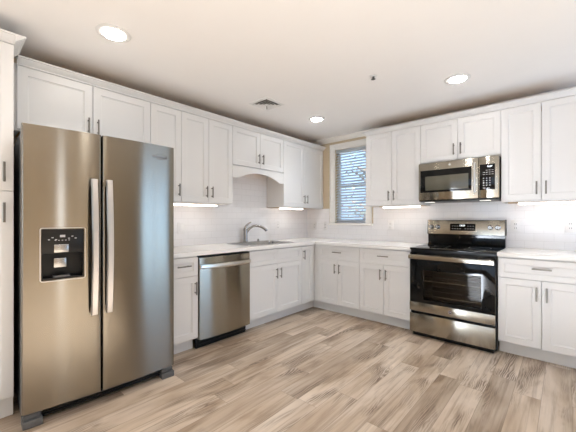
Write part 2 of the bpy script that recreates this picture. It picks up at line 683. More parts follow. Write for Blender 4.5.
def door(root, x0, x1, z0, z1, yf, hx=None, hz=None, ln=0.118):
    d = obj('door', shaker(x0, x1, z0, z1, yf), 'white', root)
    if hx is not None:
        pull(d, hx, hz, yf, True, ln)
    return d


G = 0.0017        # half gap between fronts
ZUB, ZUT = 1.3835, 2.2685


def upper(label, side, a0, a1, zdoor, nd, hand='R', zbox=None, valance=False, group='white wall cabinets', fill=0.0):
    """wall cabinet between a0 and a1 along its wall; doors down to zdoor"""
    w = a1 - a0
    loc, rz = ((0, a0, 0), R(90)) if side == 'left' else ((a0, 0, 0), 0)
    t = thing('wall_cabinet', label, 'cabinet', loc, rz, group)
    zb = zdoor - 0.011 if zbox is None else zbox
    e = 0.0004
    D = 0.31
    bm = B()
    for xa, xb in ((e, 0.018), (w - 0.018, w - e)):
        box(bm, (xa, -D + 0.018, zb), (xb, -0.0015, 2.286))
    box(bm, (0.018, -0.012, zb + 0.02), (w - 0.018, -0.0015, 2.27))
    # face frame
    for xa, xb in ((e - fill, 0.036), (w - 0.036, w - e)):
        box(bm, (xa, -D, zb), (xb, -D + 0.018, 2.286))
    box(bm, (0.036, -D, zb), (w - 0.036, -D + 0.018, zb + 0.035))
    box(bm, (0.036, -D, 2.245), (w - 0.036, -D + 0.018, 2.286))
    obj('carcass', bm, 'white', t)
    obj('bottom_panel', box(B(), (0.018, -D + 0.018, zb + 0.012), (w - 0.018, -0.012, zb + 0.024)), 'maple', t)
    obj('top_panel', box(B(), (0.018, -D + 0.018, 2.270), (w - 0.018, -0.0015, 2.285)), 'maple', t)
    yf = -D - DT - 0.0005
    hz = zdoor + 0.055 + 0.055
    if nd == 1:
        hx = w - 0.030 if hand == 'R' else 0.030
        door(t, G, w - G, zdoor, ZUT, yf, hx, hz)
    else:
        m = w / 2
        door(t, G, m - G, zdoor, ZUT, yf, m - 0.033, hz)
        door(t, m + G, w - G, zdoor, ZUT, yf, m + 0.033, hz)
    if valance:
        zt, zl, za = zb - 0.0005, 1.683, 1.766
        f = 0.085
        poly = [(e, zt), (e, zl), (f, zl)]
        for k in range(1, 24):
            u = k / 24
            # ogee shoulders into a flat arch
            s = math.sin(PI * u)
            poly.append((f + (w - 2 * f) * u, zl + (za - zl) * (s ** 0.75)))
        poly += [(w - f, zl), (w - e, zl), (w - e, zt)]
        obj('valance', prism(B(), poly, 'Y', -D - 0.0195, -D), 'white', t)
    return t


# left wall, from the pantry to the corner
LU = [-3.6115, -2.693, -2.391, -1.7645, -0.915, -0.012]
upper('double door wall cabinet above the steel refrigerator', 'left', LU[0], LU[1], 1.833, 2, fill=0.046)
upper('narrow single door wall cabinet beside upper right of refrigerator', 'left', LU[1], LU[2], ZUB, 1, 'R')
upper('tall double door wall cabinet above dishwasher on left wall', 'left', LU[2], LU[3], ZUB, 2)
upper('short wall cabinet with arched valance above the sink', 'left', LU[3], LU[4], 1.833, 2, valance=True)
upper('tall double door wall cabinet in corner left of window', 'left', LU[4], LU[5], ZUB, 2)
# back wall
BU = [1.231, 1.905, 2.664, 3.272]
upper('tall double door wall cabinet between window and microwave', 'back', BU[0], BU[1], ZUB, 2)
upper('short double door wall cabinet directly above microwave', 'back', BU[1], BU[2], 1.838, 2)
upper('tall double door wall cabinet right of microwave', 'back', BU[2], BU[3], ZUB, 2)


def crown_run(name, label, side, a0, a1, mitre0=False, face=0.331, extra=None):
    """cabinet crown: profile swept along the cabinet tops"""
    p = [(face - 0.019, 2.2715), (face + 0.004, 2.2715), (face + 0.006, 2.280), (face + 0.018, 2.288), (face + 0.036, 2.303),
         (face + 0.040, 2.309), (face + 0.050, 2.311), (face + 0.050, 2.320), (face - 0.019, 2.320)]
    bm = B()
    if side == 'left':
        prism(bm, [(d, z) for d, z in p], 'Y', a0, a1)
    else:
        prism(bm, [(-d, z) for d, z in p], 'X', a0, a1)
    if extra:
        extra(bm)
    return tag(obj(name, bm, 'white'), label, 'moulding')


crown_run('crown_moulding', 'long white crown moulding over left wall cabinets', 'left', LU[0] + 0.002, -0.002)


def ret_back(bm):
    box(bm, (1.183, -0.381, 2.311), (1.2335, -0.002, 2.320))
    box(bm, (1.203, -0.345, 2.290), (1.2305, -0.002, 2.311))
    box(bm, (1.219, -0.335, 2.2715), (1.2305, -0.002, 2.290))


crown_run('crown_moulding', 'white crown moulding over back wall cabinets and microwave', 'back', 1.2335, 3.29, extra=ret_back)

BD = 0.61
ZT = 0.8755
ZDB = 0.693       # line between drawer and door


def base(label, side, a0, a1, fronts, foot_ext=(0, 0), fill=(0, 0), group='white base cabinets', depth_end=None):
    """base cabinet, open topped carcass from panels"""
    w = a1 - a0
    loc, rz = ((0, a0, 0), R(90)) if side == 'left' else ((a0, 0, 0), 0)
    t = thing('base_cabinet', label, 'cabinet', loc, rz, group)
    e = 0.0004
    bm = B()
    for xa, xb in ((e, 0.018), (w - 0.018, w - e)):
        box(bm, (xa, -BD + 0.019, 0.114), (xb, -0.012, ZT))
        box(bm, (xa, -0.535 + 0.016, 0.001), (xb, -0.012, 0.114))
    box(bm, (0.018, -BD + 0.019, 0.114), (w - 0.018, -0.012, 0.130))
    box(bm, (0.018, -0.022, 0.130), (w - 0.018, -0.012, ZT))
    for xa, xb in ((e - fill[0], 0.038), (w - 0.038, w - e + fill[1])):
        box(bm, (xa, -BD, 0.114), (xb, -BD + 0.019, ZT))
    box(bm, (0.038, -BD, 0.114), (w - 0.038, -BD + 0.019, 0.140))
    box(bm, (0.038, -BD, 0.835), (w - 0.038, -BD + 0.019, ZT))
    if fronts == 'corner':
        box(bm, (depth_end - 0.004, -BD, 0.1405), (0.2905, -BD + 0.019, 0.8345))
    obj('carcass', bm, 'white', t)
    obj('toe_kick', box(B(), (e - foot_ext[0], -0.535, 0.001), (w - e + foot_ext[1], -0.535 + 0.0155, 0.1135)), 'white', t)
    yf = -BD - DT - 0.0005
    m = w / 2
    zd0, zd1, zw1 = ZDB + G, 0.863, ZDB - G
    z0 = 0.127
    hz = zw1 - 0.050 - 0.058
    if fronts == 'drawer+2':
        d = obj('drawer', shaker(G, w - G, zd0, zd1, yf, 0.045), 'white', t)
        pull(d, m, (zd0 + zd1) / 2 + 0.012, yf, False, 0.128)
        door(t, G, m - G, z0, zw1, yf, m - 0.033, hz)
        door(t, m + G, w - G, z0, zw1, yf, m + 0.033, hz)
    elif fronts == 'drawer+1':
        d = obj('drawer', shaker(G, w - G, zd0, zd1, yf, 0.045), 'white', t)
        pull(d, m, (zd0 + zd1) / 2 + 0.012, yf, False, 0.128)
        door(t, G, w - G, z0, zw1, yf, w - 0.033, hz)
    elif fronts == 'sink':
        obj('drawer_front', shaker(G, m - G, zd0, zd1, yf, 0.045), 'white', t)
        obj('drawer_front', shaker(m + G, w - G, zd0, zd1, yf, 0.045), 'white', t)
        door(t, G, m - G, z0, zw1, yf, m - 0.033, hz)
        door(t, m + G, w - G, z0, zw1, yf, m + 0.033, hz)
    elif fronts == 'corner':
        door(t, G, depth_end, z0, zd1, yf, 0.033, 0.863 - 0.05 - 0.058)
    return t


base('narrow base cabinet with drawer between refrigerator and dishwasher', 'left', -2.692, -2.3905, 'drawer+1')
base('sink base cabinet with false drawer fronts right of dishwasher', 'left', -1.771, -0.9025, 'sink')
base('corner base cabinet with one narrow full height door', 'left', -0.9025, -0.012, 'corner', foot_ext=(0, -0.52), depth_end=0.228)
base('white base cabinet with wide drawer nearest the inside corner', 'back', 0.690, 1.2985, 'drawer+2', foot_ext=(0.154, 0), fill=(0.0785, 0))
base('white base cabinet with wide drawer immediately left of range', 'back', 1.2990, 1.9085, 'drawer+2')
base('white base cabinet with wide drawer right of range', 'back', 2.6790, 3.2885, 'drawer+2')

# tall pantry at the far left of the frame
PW = 0.46
pa = thing('pantry_cabinet', 'tall white pantry cabinet left of refrigerator', 'cabinet', (0, -3.659 - PW, 0), R(90))
bm = B()
for xa, xb in ((0.0004, 0.018), (PW - 0.018, PW - 0.0004)):
    box(bm, (xa, -0.61, 0.114), (xb, -0.0015, 2.286))
    box(bm, (xa, -0.575, 0.001), (xb, -0.0015, 0.114))
box(bm, (0.018, -0.012, 0.114), (PW - 0.018, -0.0015, 2.286))
for z0, z1 in ((0.114, 0.14), (1.36, 1.39), (2.25, 2.286)):
    box(bm, (0.018, -0.61, z0), (PW - 0.018, -0.012, z1))
obj('carcass', bm, 'white', pa)
obj('toe_kick', box(B(), (0.0004, -0.592, 0.001), (PW - 0.0004, -0.5755, 0.1135)), 'white', pa)
yf = -0.61 - DT - 0.0005
door(pa, G, PW - G, 0.127, 1.377 - G, yf, PW - 0.047, 1.247)
door(pa, G, PW - G, 1.377 + G, ZUT, yf, PW - 0.047, 1.489)
p = [(0.612, 2.2715), (0.635, 2.2715), (0.637, 2.280), (0.649, 2.288), (0.667, 2.303), (0.671, 2.309), (0.681, 2.311), (0.681, 2.320), (0.612, 2.320)]
bm = B()
prism(bm, p, 'Y', -3.659 - PW, -3.6585)
prism(bm, [(-3.6585 + (d - 0.631), z) for d, z in p if d >= 0.635] + [(-3.6585, 2.320), (-3.6585, 2.2715)], 'X', 0.385, 0.6805)
tag(obj('crown_moulding', bm, 'white'), 'short white crown moulding on top of pantry cabinet', 'moulding')

# ------------------------------------------------------------------ countertops, sink, faucet
bm = B()
poly = [(0.0100, -2.6925), (0.650, -2.6925), (0.650, -0.650), (1.9100, -0.650), (1.9100, -0.0100), (0.0100, -0.0100)]
prism(bm, poly, 'Z', 0.8765, 0.914)
SX0, SX1, SY0, SY1 = 0.135, 0.555, -1.70, -0.955
ct = obj('countertop', bm, 'quartz')
cut(ct, box(B(), (SX0 + 0.012, SY0 + 0.012, 0.8), (SX1 - 0.012, SY1 - 0.012, 1.0)))
tag(ct, 'white quartz countertop around the corner, holding the sink', 'countertop')
tag(obj('countertop', box(B(), (2.6780, -0.650, 0.8765), (3.31, -0.0100, 0.914), 0.002), 'quartz'),
    'short white quartz countertop right of range', 'countertop')

sk = thing('kitchen_sink', 'stainless drop in sink set into countertop under arched valance', 'sink', (0, 0, 0.914))
bm = B()


def ringverts(x0, x1, y0, y1, z, r, n=5):
    vs = []
    for cx, cy, a0 in ((x1 - r, y1 - r, 0), (x0 + r, y1 - r, 90), (x0 + r, y0 + r, 180), (x1 - r, y0 + r, 270)):
        for k in range(n + 1):
            a = R(a0 + 90 * k / n)
            vs.append(bm.verts.new((cx + r * math.cos(a), cy + r * math.sin(a), z)))
    return vs


def skin(rings):
    for a, b_ in zip(rings, rings[1:]):
        n = len(a)
        for k in range(n):
            bm.faces.new((a[k], a[(k + 1) % n], b_[(k + 1) % n], b_[k]))


rs = [ringverts(SX0 - 0.01, SX1 + 0.01, SY0 - 0.01, SY1 + 0.01, 0.0006, 0.035),
      ringverts(SX0 - 0.008, SX1 + 0.008, SY0 - 0.008, SY1 + 0.008, 0.006, 0.035),
      ringverts(SX0 + 0.020, SX1 - 0.020, SY0 + 0.020, SY1 - 0.020, 0.005, 0.04),
      ringverts(SX0 + 0.026, SX1 - 0.026, SY0 + 0.026, SY1 - 0.026, -0.004, 0.05),
      ringverts(SX0 + 0.032, SX1 - 0.032, SY0 + 0.032, SY1 - 0.032, -0.15, 0.06),
      ringverts(SX0 + 0.055, SX1 - 0.055, SY0 + 0.055, SY1 - 0.055, -0.175, 0.05)]
skin(rs)
bm.faces.new(rs[-1])
obj('basin', bm, 'chrome', sk)
obj('drain', lathe(B(), [(0.042, -0.1745), (0.045, -0.172), (0.03, -0.172), (0.02, -0.1738)], ((SX0 + SX1) / 2, (SY0 + SY1) / 2, 0)), 'chrome', sk)

fa = thing('kitchen_faucet', 'satin chrome single lever faucet behind the sink', 'faucet', (0.080, -1.365, 0.9145))
obj('base', lathe(B(), [(0.034, 0), (0.034, 0.006), (0.029, 0.012), (0.0265, 0.05), (0.0255, 0.16), (0.0245, 0.178), (0.017, 0.188)], (0, 0, 0), n=24), 'chrome', fa)
pts, rr = [], []
for a_, h_, r_ in ((0.0, 0.085, 0.0150), (0.020, 0.135, 0.0155), (0.055, 0.178, 0.0160), (0.100, 0.204, 0.0160), (0.150, 0.210, 0.0162),
                   (0.200, 0.200, 0.0168), (0.245, 0.178, 0.0180), (0.275, 0.152, 0.0190), (0.282, 0.142, 0.0175)):
    pts.append((0.46 * a_, 0.888 * a_, h_))
    rr.append(r_)
obj('spout', tube(B(), pts, rr, 16), 'chrome', fa)
obj('lever', tube(B(), [(0, 0, 0.180), (0.004, 0.006, 0.205), (0.018, 0.030, 0.235), (0.035, 0.065, 0.258)], [0.016, 0.014, 0.010, 0.008], 12), 'chrome', fa)
obj('hole_cap', lathe(B(), [(0.020, 0), (0.020, 0.005), (0.014, 0.010), (0.011, 0.022), (0.012, 0.030), (0.006, 0.034)], (0, 0, 0), n=20), 'chrome')
cap = bpy.data.objects['hole_cap']
cap.location = (0.085, -1.150, 0.9145)
tag(cap, 'small chrome cap beside faucet on sink counter', 'hole cap')

# ------------------------------------------------------------------ refrigerator
FW, FZ0, FZ1 = 0.898, 0.085, 1.757
fr = thing('refrigerator', 'stainless side by side refrigerator with ice and water dispenser', 'refrigerator', (0.832, -3.651, 0), R(90 - 3.2))
SPL = 0.400


def fridge_front(x):
    return -0.024 * (1 - ((x - FW / 2) / (FW / 2)) ** 2)


def fridge_door(x0, x1, name):
    n = 14
    r = 0.012
    poly = [(x0, 0.068), (x0, fridge_front(x0) + r)]
    for k in range(1, 5):
        a = R(90 * k / 5)
        poly.append((x0 + r - r * math.cos(a), fridge_front(x0 + r) + r - r * math.sin(a)))
    for k in range(n + 1):
        x = x0 + r + (x1 - x0 - 2 * r) * k / n
        poly.append((x, fridge_front(x)))
    for k in range(1, 5):
        a = R(90 * k / 5)
        poly.append((x1 - r + r * math.sin(a), fridge_front(x1 - r) + r - r * math.cos(a)))
    poly += [(x1, fridge_front(x1) + r), (x1, 0.068)]
    return obj(name, prism(B(), poly, 'Z', FZ0, FZ1), 'steel', fr)


dl = fridge_door(0.001, SPL - 0.003, 'freezer_door')
dr = fridge_door(SPL + 0.003, FW - 0.001, 'refrigerator_door')
bm = B()
box(bm, (0.006, 0.080, 0.03), (FW - 0.006, 0.740, 1.735), 0.004)
obj('cabinet_body', bm, 'grey', fr)
obj('door_gasket', box(B(), (0.012, 0.0685, 0.10), (FW - 0.012, 0.0795, 1.725)), 'black', fr)
for x in (0.03, FW - 0.03):
    bm = B()
    box(bm, (x - 0.020, 0.05, 1.7575), (x + 0.020, 0.14, 1.768), 0.003)
    obj('hinge_cover', bm, 'charcoal', fr)
# grille and feet
bm = B()
box(bm, (0.10, 0.045, 0.022), (FW - 0.10, 0.0795, 0.078))
for k in range(3):
    box(bm, (0.10, 0.030, 0.026 + k * 0.017), (FW - 0.10, 0.045, 0.036 + k * 0.017), 0.002)
obj('base_grille', bm, 'charcoal', fr)
for x0, x1 in ((0.004, 0.097), (FW - 0.097, FW - 0.004)):
    bm = B()
    box(bm, (x0, -0.008, 0.001), (x1, 0.0795, 0.044), 0.004)
    box(bm, (x0 + 0.006, 0.012, 0.044), (x1 - 0.006, 0.0795, 0.072), 0.004)
    obj('foot', bm, 'grey', fr)


def fridge_handle(par, x):
    bm = B()
    n = 22
    z0, z1 = 0.600, 1.462
    hw = 0.020
    base_y = fridge_front(x)
    ring = []
    for k in range(n + 1):
        u = k / n
        z = z0 + (z1 - z0) * u
        off = 0.030 + 0.030 * math.sin(PI * u) ** 0.8
        tck = 0.013
        yb = base_y - off
        ring.append([bm.verts.new(q) for q in ((x - hw, yb, z), (x - hw * 0.7, yb - tck, z), (x + hw * 0.7, yb - tck, z), (x + hw, yb, z))])
    for a, b_ in zip(ring, ring[1:]):
        for k in range(4):
            bm.faces.new((a[k], a[(k + 1) % 4], b_[(k + 1) % 4], b_[k]))
    bm.faces.new(ring[0])
    bm.faces.new(ring[-1])
    for z in (z0 + 0.022, z1 - 0.022):
        box(bm, (x - 0.014, base_y - 0.036, z - 0.020), (x + 0.014, base_y + 0.001, z + 0.020), 0.003)
    return obj('handle', bm, 'alu', par)


fridge_handle(dl, 0.350)
fridge_handle(dr, 0.434)
# dispenser in the freezer door
DX0, DX1, DZ0, DZ1 = 0.080, 0.308, 0.836, 1.156
cut(dl, box(B(), (DX0 + 0.008, -0.06, DZ0 + 0.008), (DX1 - 0.008, 0.052, DZ1 - 0.008)))
dsp = None
fy = min(fridge_front(DX0), fridge_front(DX1))
bm = B()
# rounded bezel
outer, inner = [], []
for cx, cz, a0 in ((DX1 - .014, DZ1 - .014, 0), (DX0 + .014, DZ1 - .014, 90), (DX0 + .014, DZ0 + .014, 180), (DX1 - .014, DZ0 + .014, 270)):
    for k in range(5):
        a = R(a0 + 22.5 * k)
        outer.append((cx + 0.014 * math.cos(a), cz + 0.014 * math.sin(a)))
        inner.append((cx + 0.0095 * math.cos(a), cz + 0.0095 * math.sin(a)))
lv = [[bm.verts.new((x, y, z)) for x, z in loop] for loop, y in ((outer, fy + 0.010), (outer, fy - 0.003), (inner, fy - 0.003), (inner, fy + 0.012))]
for a, b_ in zip(lv, lv[1:]):
    n = len(a)
    for k in range(n):
        bm.faces.new((a[k], a[(k + 1) % n], b_[(k + 1) % n], b_[k]))
dsp = obj('dispenser', bm, 'alu', fr)
IX0, IX1 = DX0 + 0.0085, DX1 - 0.0085
obj('control_panel', box(B(), (IX0, fy - 0.001, 1.004), (IX1, 0.02, DZ1 - 0.0085), 0.002), 'charcoal', dsp)
bm = B()
zb, zt, yb = DZ0 + 0.0085, 1.0035, 0.051
box(bm, (IX0, yb - 0.004, zb), (IX1, yb, zt))
box(bm, (IX0, fy, zb), (IX0 + 0.004, yb - 0.004, zt))
box(bm, (IX1 - 0.004, fy, zb), (IX1, yb - 0.004, zt))
box(bm, (IX0 + 0.004, fy, zb), (IX1 - 0.004, yb - 0.004, zb + 0.012))
box(bm, (IX0 + 0.004, fy + 0.01, zt - 0.004), (IX1 - 0.004, yb - 0.004, zt))
obj('recess_liner', bm, 'black', dsp)
bm = B()
box(bm, (IX0 + 0.055, fy + 0.001, zb + 0.0125), (IX1 - 0.070, fy + 0.040, zb + 0.022), 0.002)
obj('drip_tray', bm, 'grey', dsp)
obj('water_paddle', box(B(), (0.150, 0.010, 0.912), (0.214, 0.022, 0.970), 0.004), 'chrome', dsp)
obj('ice_chute', box(B(), (0.146, fy - 0.006, 1.006), (0.220, 0.020, 1.056), 0.004), 'chrome', dsp)
obj('display', box(B(), (0.176, fy - 0.0018, 1.098), (0.202, fy - 0.001, 1.112)), 'digit', dsp).data.materials[0] = M['silver_print']
bm = B()
for k in range(3):
    box(bm, (0.118 + k * 0.017, fy - 0.0018, 1.082 + (k % 2) * 0.012), (0.128 + k * 0.017, fy - 0.001, 1.087 + (k % 2) * 0.012))
    box(bm, (0.216 + k * 0.017, fy - 0.0018, 1.088 + (k % 2) * 0.012), (0.226 + k * 0.017, fy - 0.001, 1.093 + (k % 2) * 0.012))
for k in range(5):
    box(bm, (0.150 + k * 0.017, fy - 0.0018, 1.078), (0.158 + k * 0.017, fy - 0.001, 1.0815))
obj('button_marks', bm, 'silver_print', dsp)
# maker's mark at the top of the right door: lettering inside a swept ring
lx, lz = 0.780, 1.668
ly = fridge_front(lx) - 0.0006
text('lettering', 'Whirlpool', 0.027, (lx, ly, lz), (R(90), 0, R(3.2)), 'badge', dr)
bm = B()
tube(bm, [(lx + 0.010 + 0.046 * math.cos(R(a)), ly - 0.0002, lz + 0.004 + 0.020 * math.sin(R(a))) for a in range(-150, 150, 12)], 0.0015, 6)
obj('emblem_ring', bm, 'nickel', dr)

# ------------------------------------------------------------------ dishwasher
dw = thing('dishwasher', 'stainless dishwasher with wide pocket handle left of sink base', 'dishwasher', (0, -2.3885, 0), R(90))
DWW = 0.615
obj('tub', box(B(), (0.012, -0.600, 0.105), (DWW - 0.012, -0.03, 0.862)), 'black', dw)


def bowed(x0, x1, z0, z1, yf, bow, yb, r=0.006):
    poly = [(x0, yb), (x0, yf + r)]
    for k in range(15):
        x = x0 + r * 0.5 + (x1 - x0 - r) * k / 14
        poly.append((x, yf - bow * (1 - (2 * k / 14 - 1) ** 2)))
    poly += [(x1, yf + r), (x1, yb)]
    return prism(B(), poly, 'Z', z0, z1)


obj('door', bowed(0.005, DWW - 0.005, 0.100, 0.790, -0.645, 0.018, -0.6005), 'steel_light', dw)
obj('control_strip', bowed(0.005, DWW - 0.005, 0.791, 0.853, -0.640, 0.010, -0.6005), 'steel_light', dw)
obj('top_edge', box(B(), (0.004, -0.634, 0.8535), (DWW - 0.004, -0.6005, 0.8615)), 'black', dw)
bm = B()
n = 16
rows = []
for k in range(n + 1):
    x = 0.010 + (DWW - 0.020) * k / n
    yy = -0.645 - 0.018 * (1 - (2 * k / n - 1) ** 2)
    dz = 0.010 * (1 - (2 * k / n - 1) ** 2)
    rows.append([bm.verts.new(q) for q in ((x, yy + 0.004, 0.752 - dz * .5), (x, yy - 0.018, 0.752 - dz * .6), (x, yy - 0.024, 0.762 - dz * .3), (x, yy - 0.020, 0.784), (x, yy + 0.004, 0.786))])
for a, b_ in zip(rows, rows[1:]):
    for k in range(5):
        bm.faces.new((a[k], a[(k + 1) % 5], b_[(k + 1) % 5], b_[k]))
bm.faces.new(rows[0])
bm.faces.new(rows[-1])
obj('handle', bm, 'steel_bright', dw)
bm = B()
tk = [(-0.560, 0.001), (-0.575, 0.001), (-0.575, 0.020)]
box(bm, (0.010, -0.575, 0.001), (DWW - 0.010, -0.555, 0.098))
for z in (0.022, 0.048, 0.074):
    box(bm, (0.010, -0.583, z), (DWW - 0.010, -0.575, z + 0.012), 0.002)
obj('toe_panel', bm, 'black', dw)

# ------------------------------------------------------------------ range
RW = 0.758
rg = thing('range_oven', 'stainless and black glass freestanding electric range', 'oven', (1.9140, 0, 0))
bm = B()
box(bm, (0, -0.640, 0.030), (0.030, -0.035, 0.892))
box(bm, (RW - 0.030, -0.640, 0.030), (RW, -0.035, 0.892))
box(bm, (0.030, -0.060, 0.030), (RW - 0.030, -0.035, 0.892))
box(bm, (0.030, -0.640, 0.030), (RW - 0.030, -0.060, 0.250))
box(bm, (0.030, -0.640, 0.770), (RW - 0.030, -0.060, 0.892))
obj('body', bm, 'black', rg)
bm = B()
box(bm, (0.032, -0.085, 0.252), (RW - 0.032, -0.062, 0.768))
box(bm, (0.032, -0.640, 0.252), (0.045, -0.085, 0.768))
box(bm, (RW - 0.045, -0.640, 0.252), (RW - 0.032, -0.085, 0.768))
box(bm, (0.045, -0.640, 0.252), (RW - 0.045, -0.085, 0.262))
box(bm, (0.045, -0.640, 0.758), (RW - 0.045, -0.085, 0.768))
obj('oven_cavity', bm, 'cavity', rg)
for z in (0.425, 0.575):
    bm = B()
    for x in [0.055 + 0.0270 * k for k in range(25)]:
        tube(bm, [(x, -0.61, z), (x, -0.095, z)], 0.0022, 6)
    for y in (-0.61, -0.35, -0.10):
        tube(bm, [(0.050, y, z - 0.004), (RW - 0.050, y, z - 0.004)], 0.0035, 6)
    obj('oven_rack', bm, 'chrome', rg)
# cooktop
bm = B()
box(bm, (-0.002, -0.672, 0.893), (RW + 0.002, -0.120, 0.912), 0.006, 3)
ck = obj('cooktop', bm, 'black_gloss', rg)
for x, y, r in ((0.20, -0.50, 0.115), (0.56, -0.50, 0.09), (0.20, -0.25, 0.08), (0.56, -0.25, 0.10)):
    bm = B()
    vs = [[bm.verts.new((x + rr_ * math.cos(2 * PI * k / 40), y + rr_ * math.sin(2 * PI * k / 40), 0.9124)) for k in range(40)] for rr_ in (r, r - 0.003)]
    for k in range(40):
        bm.faces.new((vs[0][k], vs[0][(k + 1) % 40], vs[1][(k + 1) % 40], vs[1][k]))
    obj('burner_ring', bm, 'silver_print', ck)
# backguard
bm = B()
prism(bm, [(-0.030, 0.893), (-0.115, 0.893), (-0.115, 0.914), (-0.092, 0.935), (-0.098, 1.040), (-0.030, 1.040)], 'X', 0.002, RW - 0.002)
obj('riser', bm, 'black_gloss', rg)
bm = B()
prism(bm, [(-0.018, 1.0405), (-0.112, 1.0405), (-0.112, 1.052), (-0.100, 1.190), (-0.094, 1.198), (-0.018, 1.198)], 'X', 0.004, RW - 0.004)
bgd = obj('control_panel', bm, 'steel_light', rg)
for x0, x1 in ((-0.001, 0.0035), (RW - 0.0035, RW + 0.001)):
    obj('end_cap', prism(B(), [(-0.016, 1.036), (-0.116, 1.036), (-0.116, 1.054), (-0.103, 1.193), (-0.095, 1.201), (-0.016, 1.201)], 'X', x0, x1), 'black', bgd)
sl = 0.012 / 0.138


def panel_y(z):
    return -0.112 + (z - 1.052) * sl


bm = B()
prism(bm, [(panel_y(1.082) + 0.001, 1.082), (panel_y(1.082) - 0.003, 1.082), (panel_y(1.158) - 0.003, 1.158), (panel_y(1.158) + 0.001, 1.158)], 'X', 0.242, 0.492)
dpl = obj('display', bm, 'black_gloss', bgd)
text('clock_digits', '12:57', 0.026, (0.365, panel_y(1.137) - 0.0035, 1.137), (R(90), 0, 0), 'digit', bgd)
for k in range(9):
    if k == 4:
        continue
    x = 0.262 + k * 0.0255
    obj('button_mark', box(B(), (x, panel_y(1.102) - 0.0040, 1.100), (x + 0.013, panel_y(1.102) - 0.0033, 1.106)), 'silver_print', bgd)
    if k not in (3, 5):
        obj('button_mark', box(B(), (x, panel_y(1.132) - 0.0040, 1.130), (x + 0.012, panel_y(1.132) - 0.0033, 1.135)), 'silver_print', bgd)
for x in (0.042, 0.110, 0.628, 0.694):
    bm = B()
    z = 1.122
    lathe(bm, [(0.026, 0), (0.025, -0.012), (0.021, -0.016), (0.020, -0.030), (0.017, -0.034)], (x, panel_y(z), z), 'Y', 24)
    box(bm, (x - 0.004, panel_y(z) - 0.040, z - 0.020), (x + 0.004, panel_y(z) - 0.032, z + 0.020), 0.002)
    obj('knob', bm, 'chrome', bgd)
# front
bm = B()
rect_ = [(0.006, RW - 0.006, 0.268, 0.862)]
od = obj('oven_door', box(bm, (0.004, -0.684, 0.266), (RW - 0.004, -0.6405, 0.866), 0.003), 'black_gloss', rg)
cut(od, box(B(), (0.134, -0.75, 0.390), (RW - 0.110, -0.60, 0.690)))
obj('oven_window', box(B(), (0.1345, -0.680, 0.3905), (RW - 0.1105, -0.674, 0.6895)), 'oven_glass', od)
bm = B()
box(bm, (0.004, -0.692, 0.266), (RW - 0.004, -0.6845, 0.356), 0.002)
lb = obj('lower_band', bm, 'steel_light', od)
bm = B()
lathe(bm, [(0.017, 0), (0.017, -0.002), (0.015, -0.003)], (0.390, -0.6922, 0.312), 'Y', 28)
obj('badge', bm, 'badge', od)
text('badge_lettering', 'GE', 0.017, (0.390, -0.6956, 0.312), (R(90), 0, 0), 'alu', od)
bm = B()
tube(bm, [(0.390 + 0.0155 * math.cos(R(a)), -0.6955, 0.312 + 0.0155 * math.sin(R(a))) for a in range(0, 361, 15)], 0.0009, 6, False)
obj('badge_ring', bm, 'alu', od)
# full width flat handle
bm = B()
prism(bm, [(-0.718, 0.798), (-0.738, 0.804), (-0.742, 0.822), (-0.738, 0.842), (-0.718, 0.849)], 'X', 0.008, RW - 0.008)
for x0, x1 in ((0.020, 0.050), (RW - 0.050, RW - 0.020)):
    box(bm, (x0, -0.719, 0.808), (x1, -0.6842, 0.840), 0.003)
obj('handle', bm, 'steel_light', od)
bm = B()
box(bm, (0.004, -0.688, 0.048), (RW - 0.004, -0.6405, 0.240), 0.004)
obj('drawer', bm, 'steel_light', rg)
obj('kick_plate', box(B(), (0.02, -0.640, 0.001), (RW - 0.02, -0.60, 0.029)), 'black', rg)

# ------------------------------------------------------------------ microwave
MW0, MW = 1.9085, 0.752
mw = thing('microwave_oven', 'stainless over the range microwave under short cabinet', 'microwave', (MW0, 0, 0))
MZ0, MZ1 = 1.405, 1.8225
obj('body', box(B(), (0.004, -0.372, MZ0), (MW - 0.004, -0.012, MZ1 - 0.001)), 'black', mw)
obj('underside_panel', box(B(), (0.010, -0.368, MZ0 - 0.006), (MW - 0.010, -0.020, MZ0 - 0.0003), 0.003), 'grey', mw)
bm = B()
SX = 0.578
bm = B()
box(bm, (0.002, -0.405, MZ0 + 0.012), (SX, -0.3725, MZ1 - 0.002), 0.004)
md = obj('door', bm, 'steel_light', mw)
obj('window', box(B(), (0.022, -0.4075, 1.500), (0.520, -0.4052, 1.741), 0.001), 'black_gloss', md)
wn = bpy.data.objects.new
bm = B()
box(bm, (0.075, -0.4086, 1.522), (0.492, -0.4076, 1.674), 0.0004)
obj('viewing_screen', bm, plain('microwave_screen', (0.085, 0.080, 0.060), 0.16, var=0.1), md)
bm = B()
tube(bm, [(0.548, -0.430, 1.470), (0.548, -0.436, 1.60), (0.548, -0.430, 1.775)], 0.0085, 12)
for z in (1.485, 1.760):
    tube(bm, [(0.548, -0.4045, z), (0.548, -0.431, z)], 0.007, 10)
obj('handle', bm, 'steel_bright', md)
lathe_b = lathe(B(), [(0.011, 0), (0.011, -0.0015), (0.009, -0.002)], (0.320, -0.4052, 1.782), 'Y', 24)
obj('badge', lathe_b, 'silver_print', md)
bm = B()
box(bm, (SX + 0.002, -0.403, MZ0 + 0.012), (MW - 0.002, -0.3725, MZ1 - 0.002), 0.004)
cp = obj('control_panel', bm, 'steel_light', mw)
obj('keypad', box(B(), (SX + 0.012, -0.4052, 1.496), (MW - 0.034, -0.4032, 1.746), 0.001), 'black_gloss', cp)
text('clock_digits', '12:57', 0.020, (SX + 0.096, -0.4058, 1.722), (R(90), 0, 0), 'digit', cp)
bm = B()
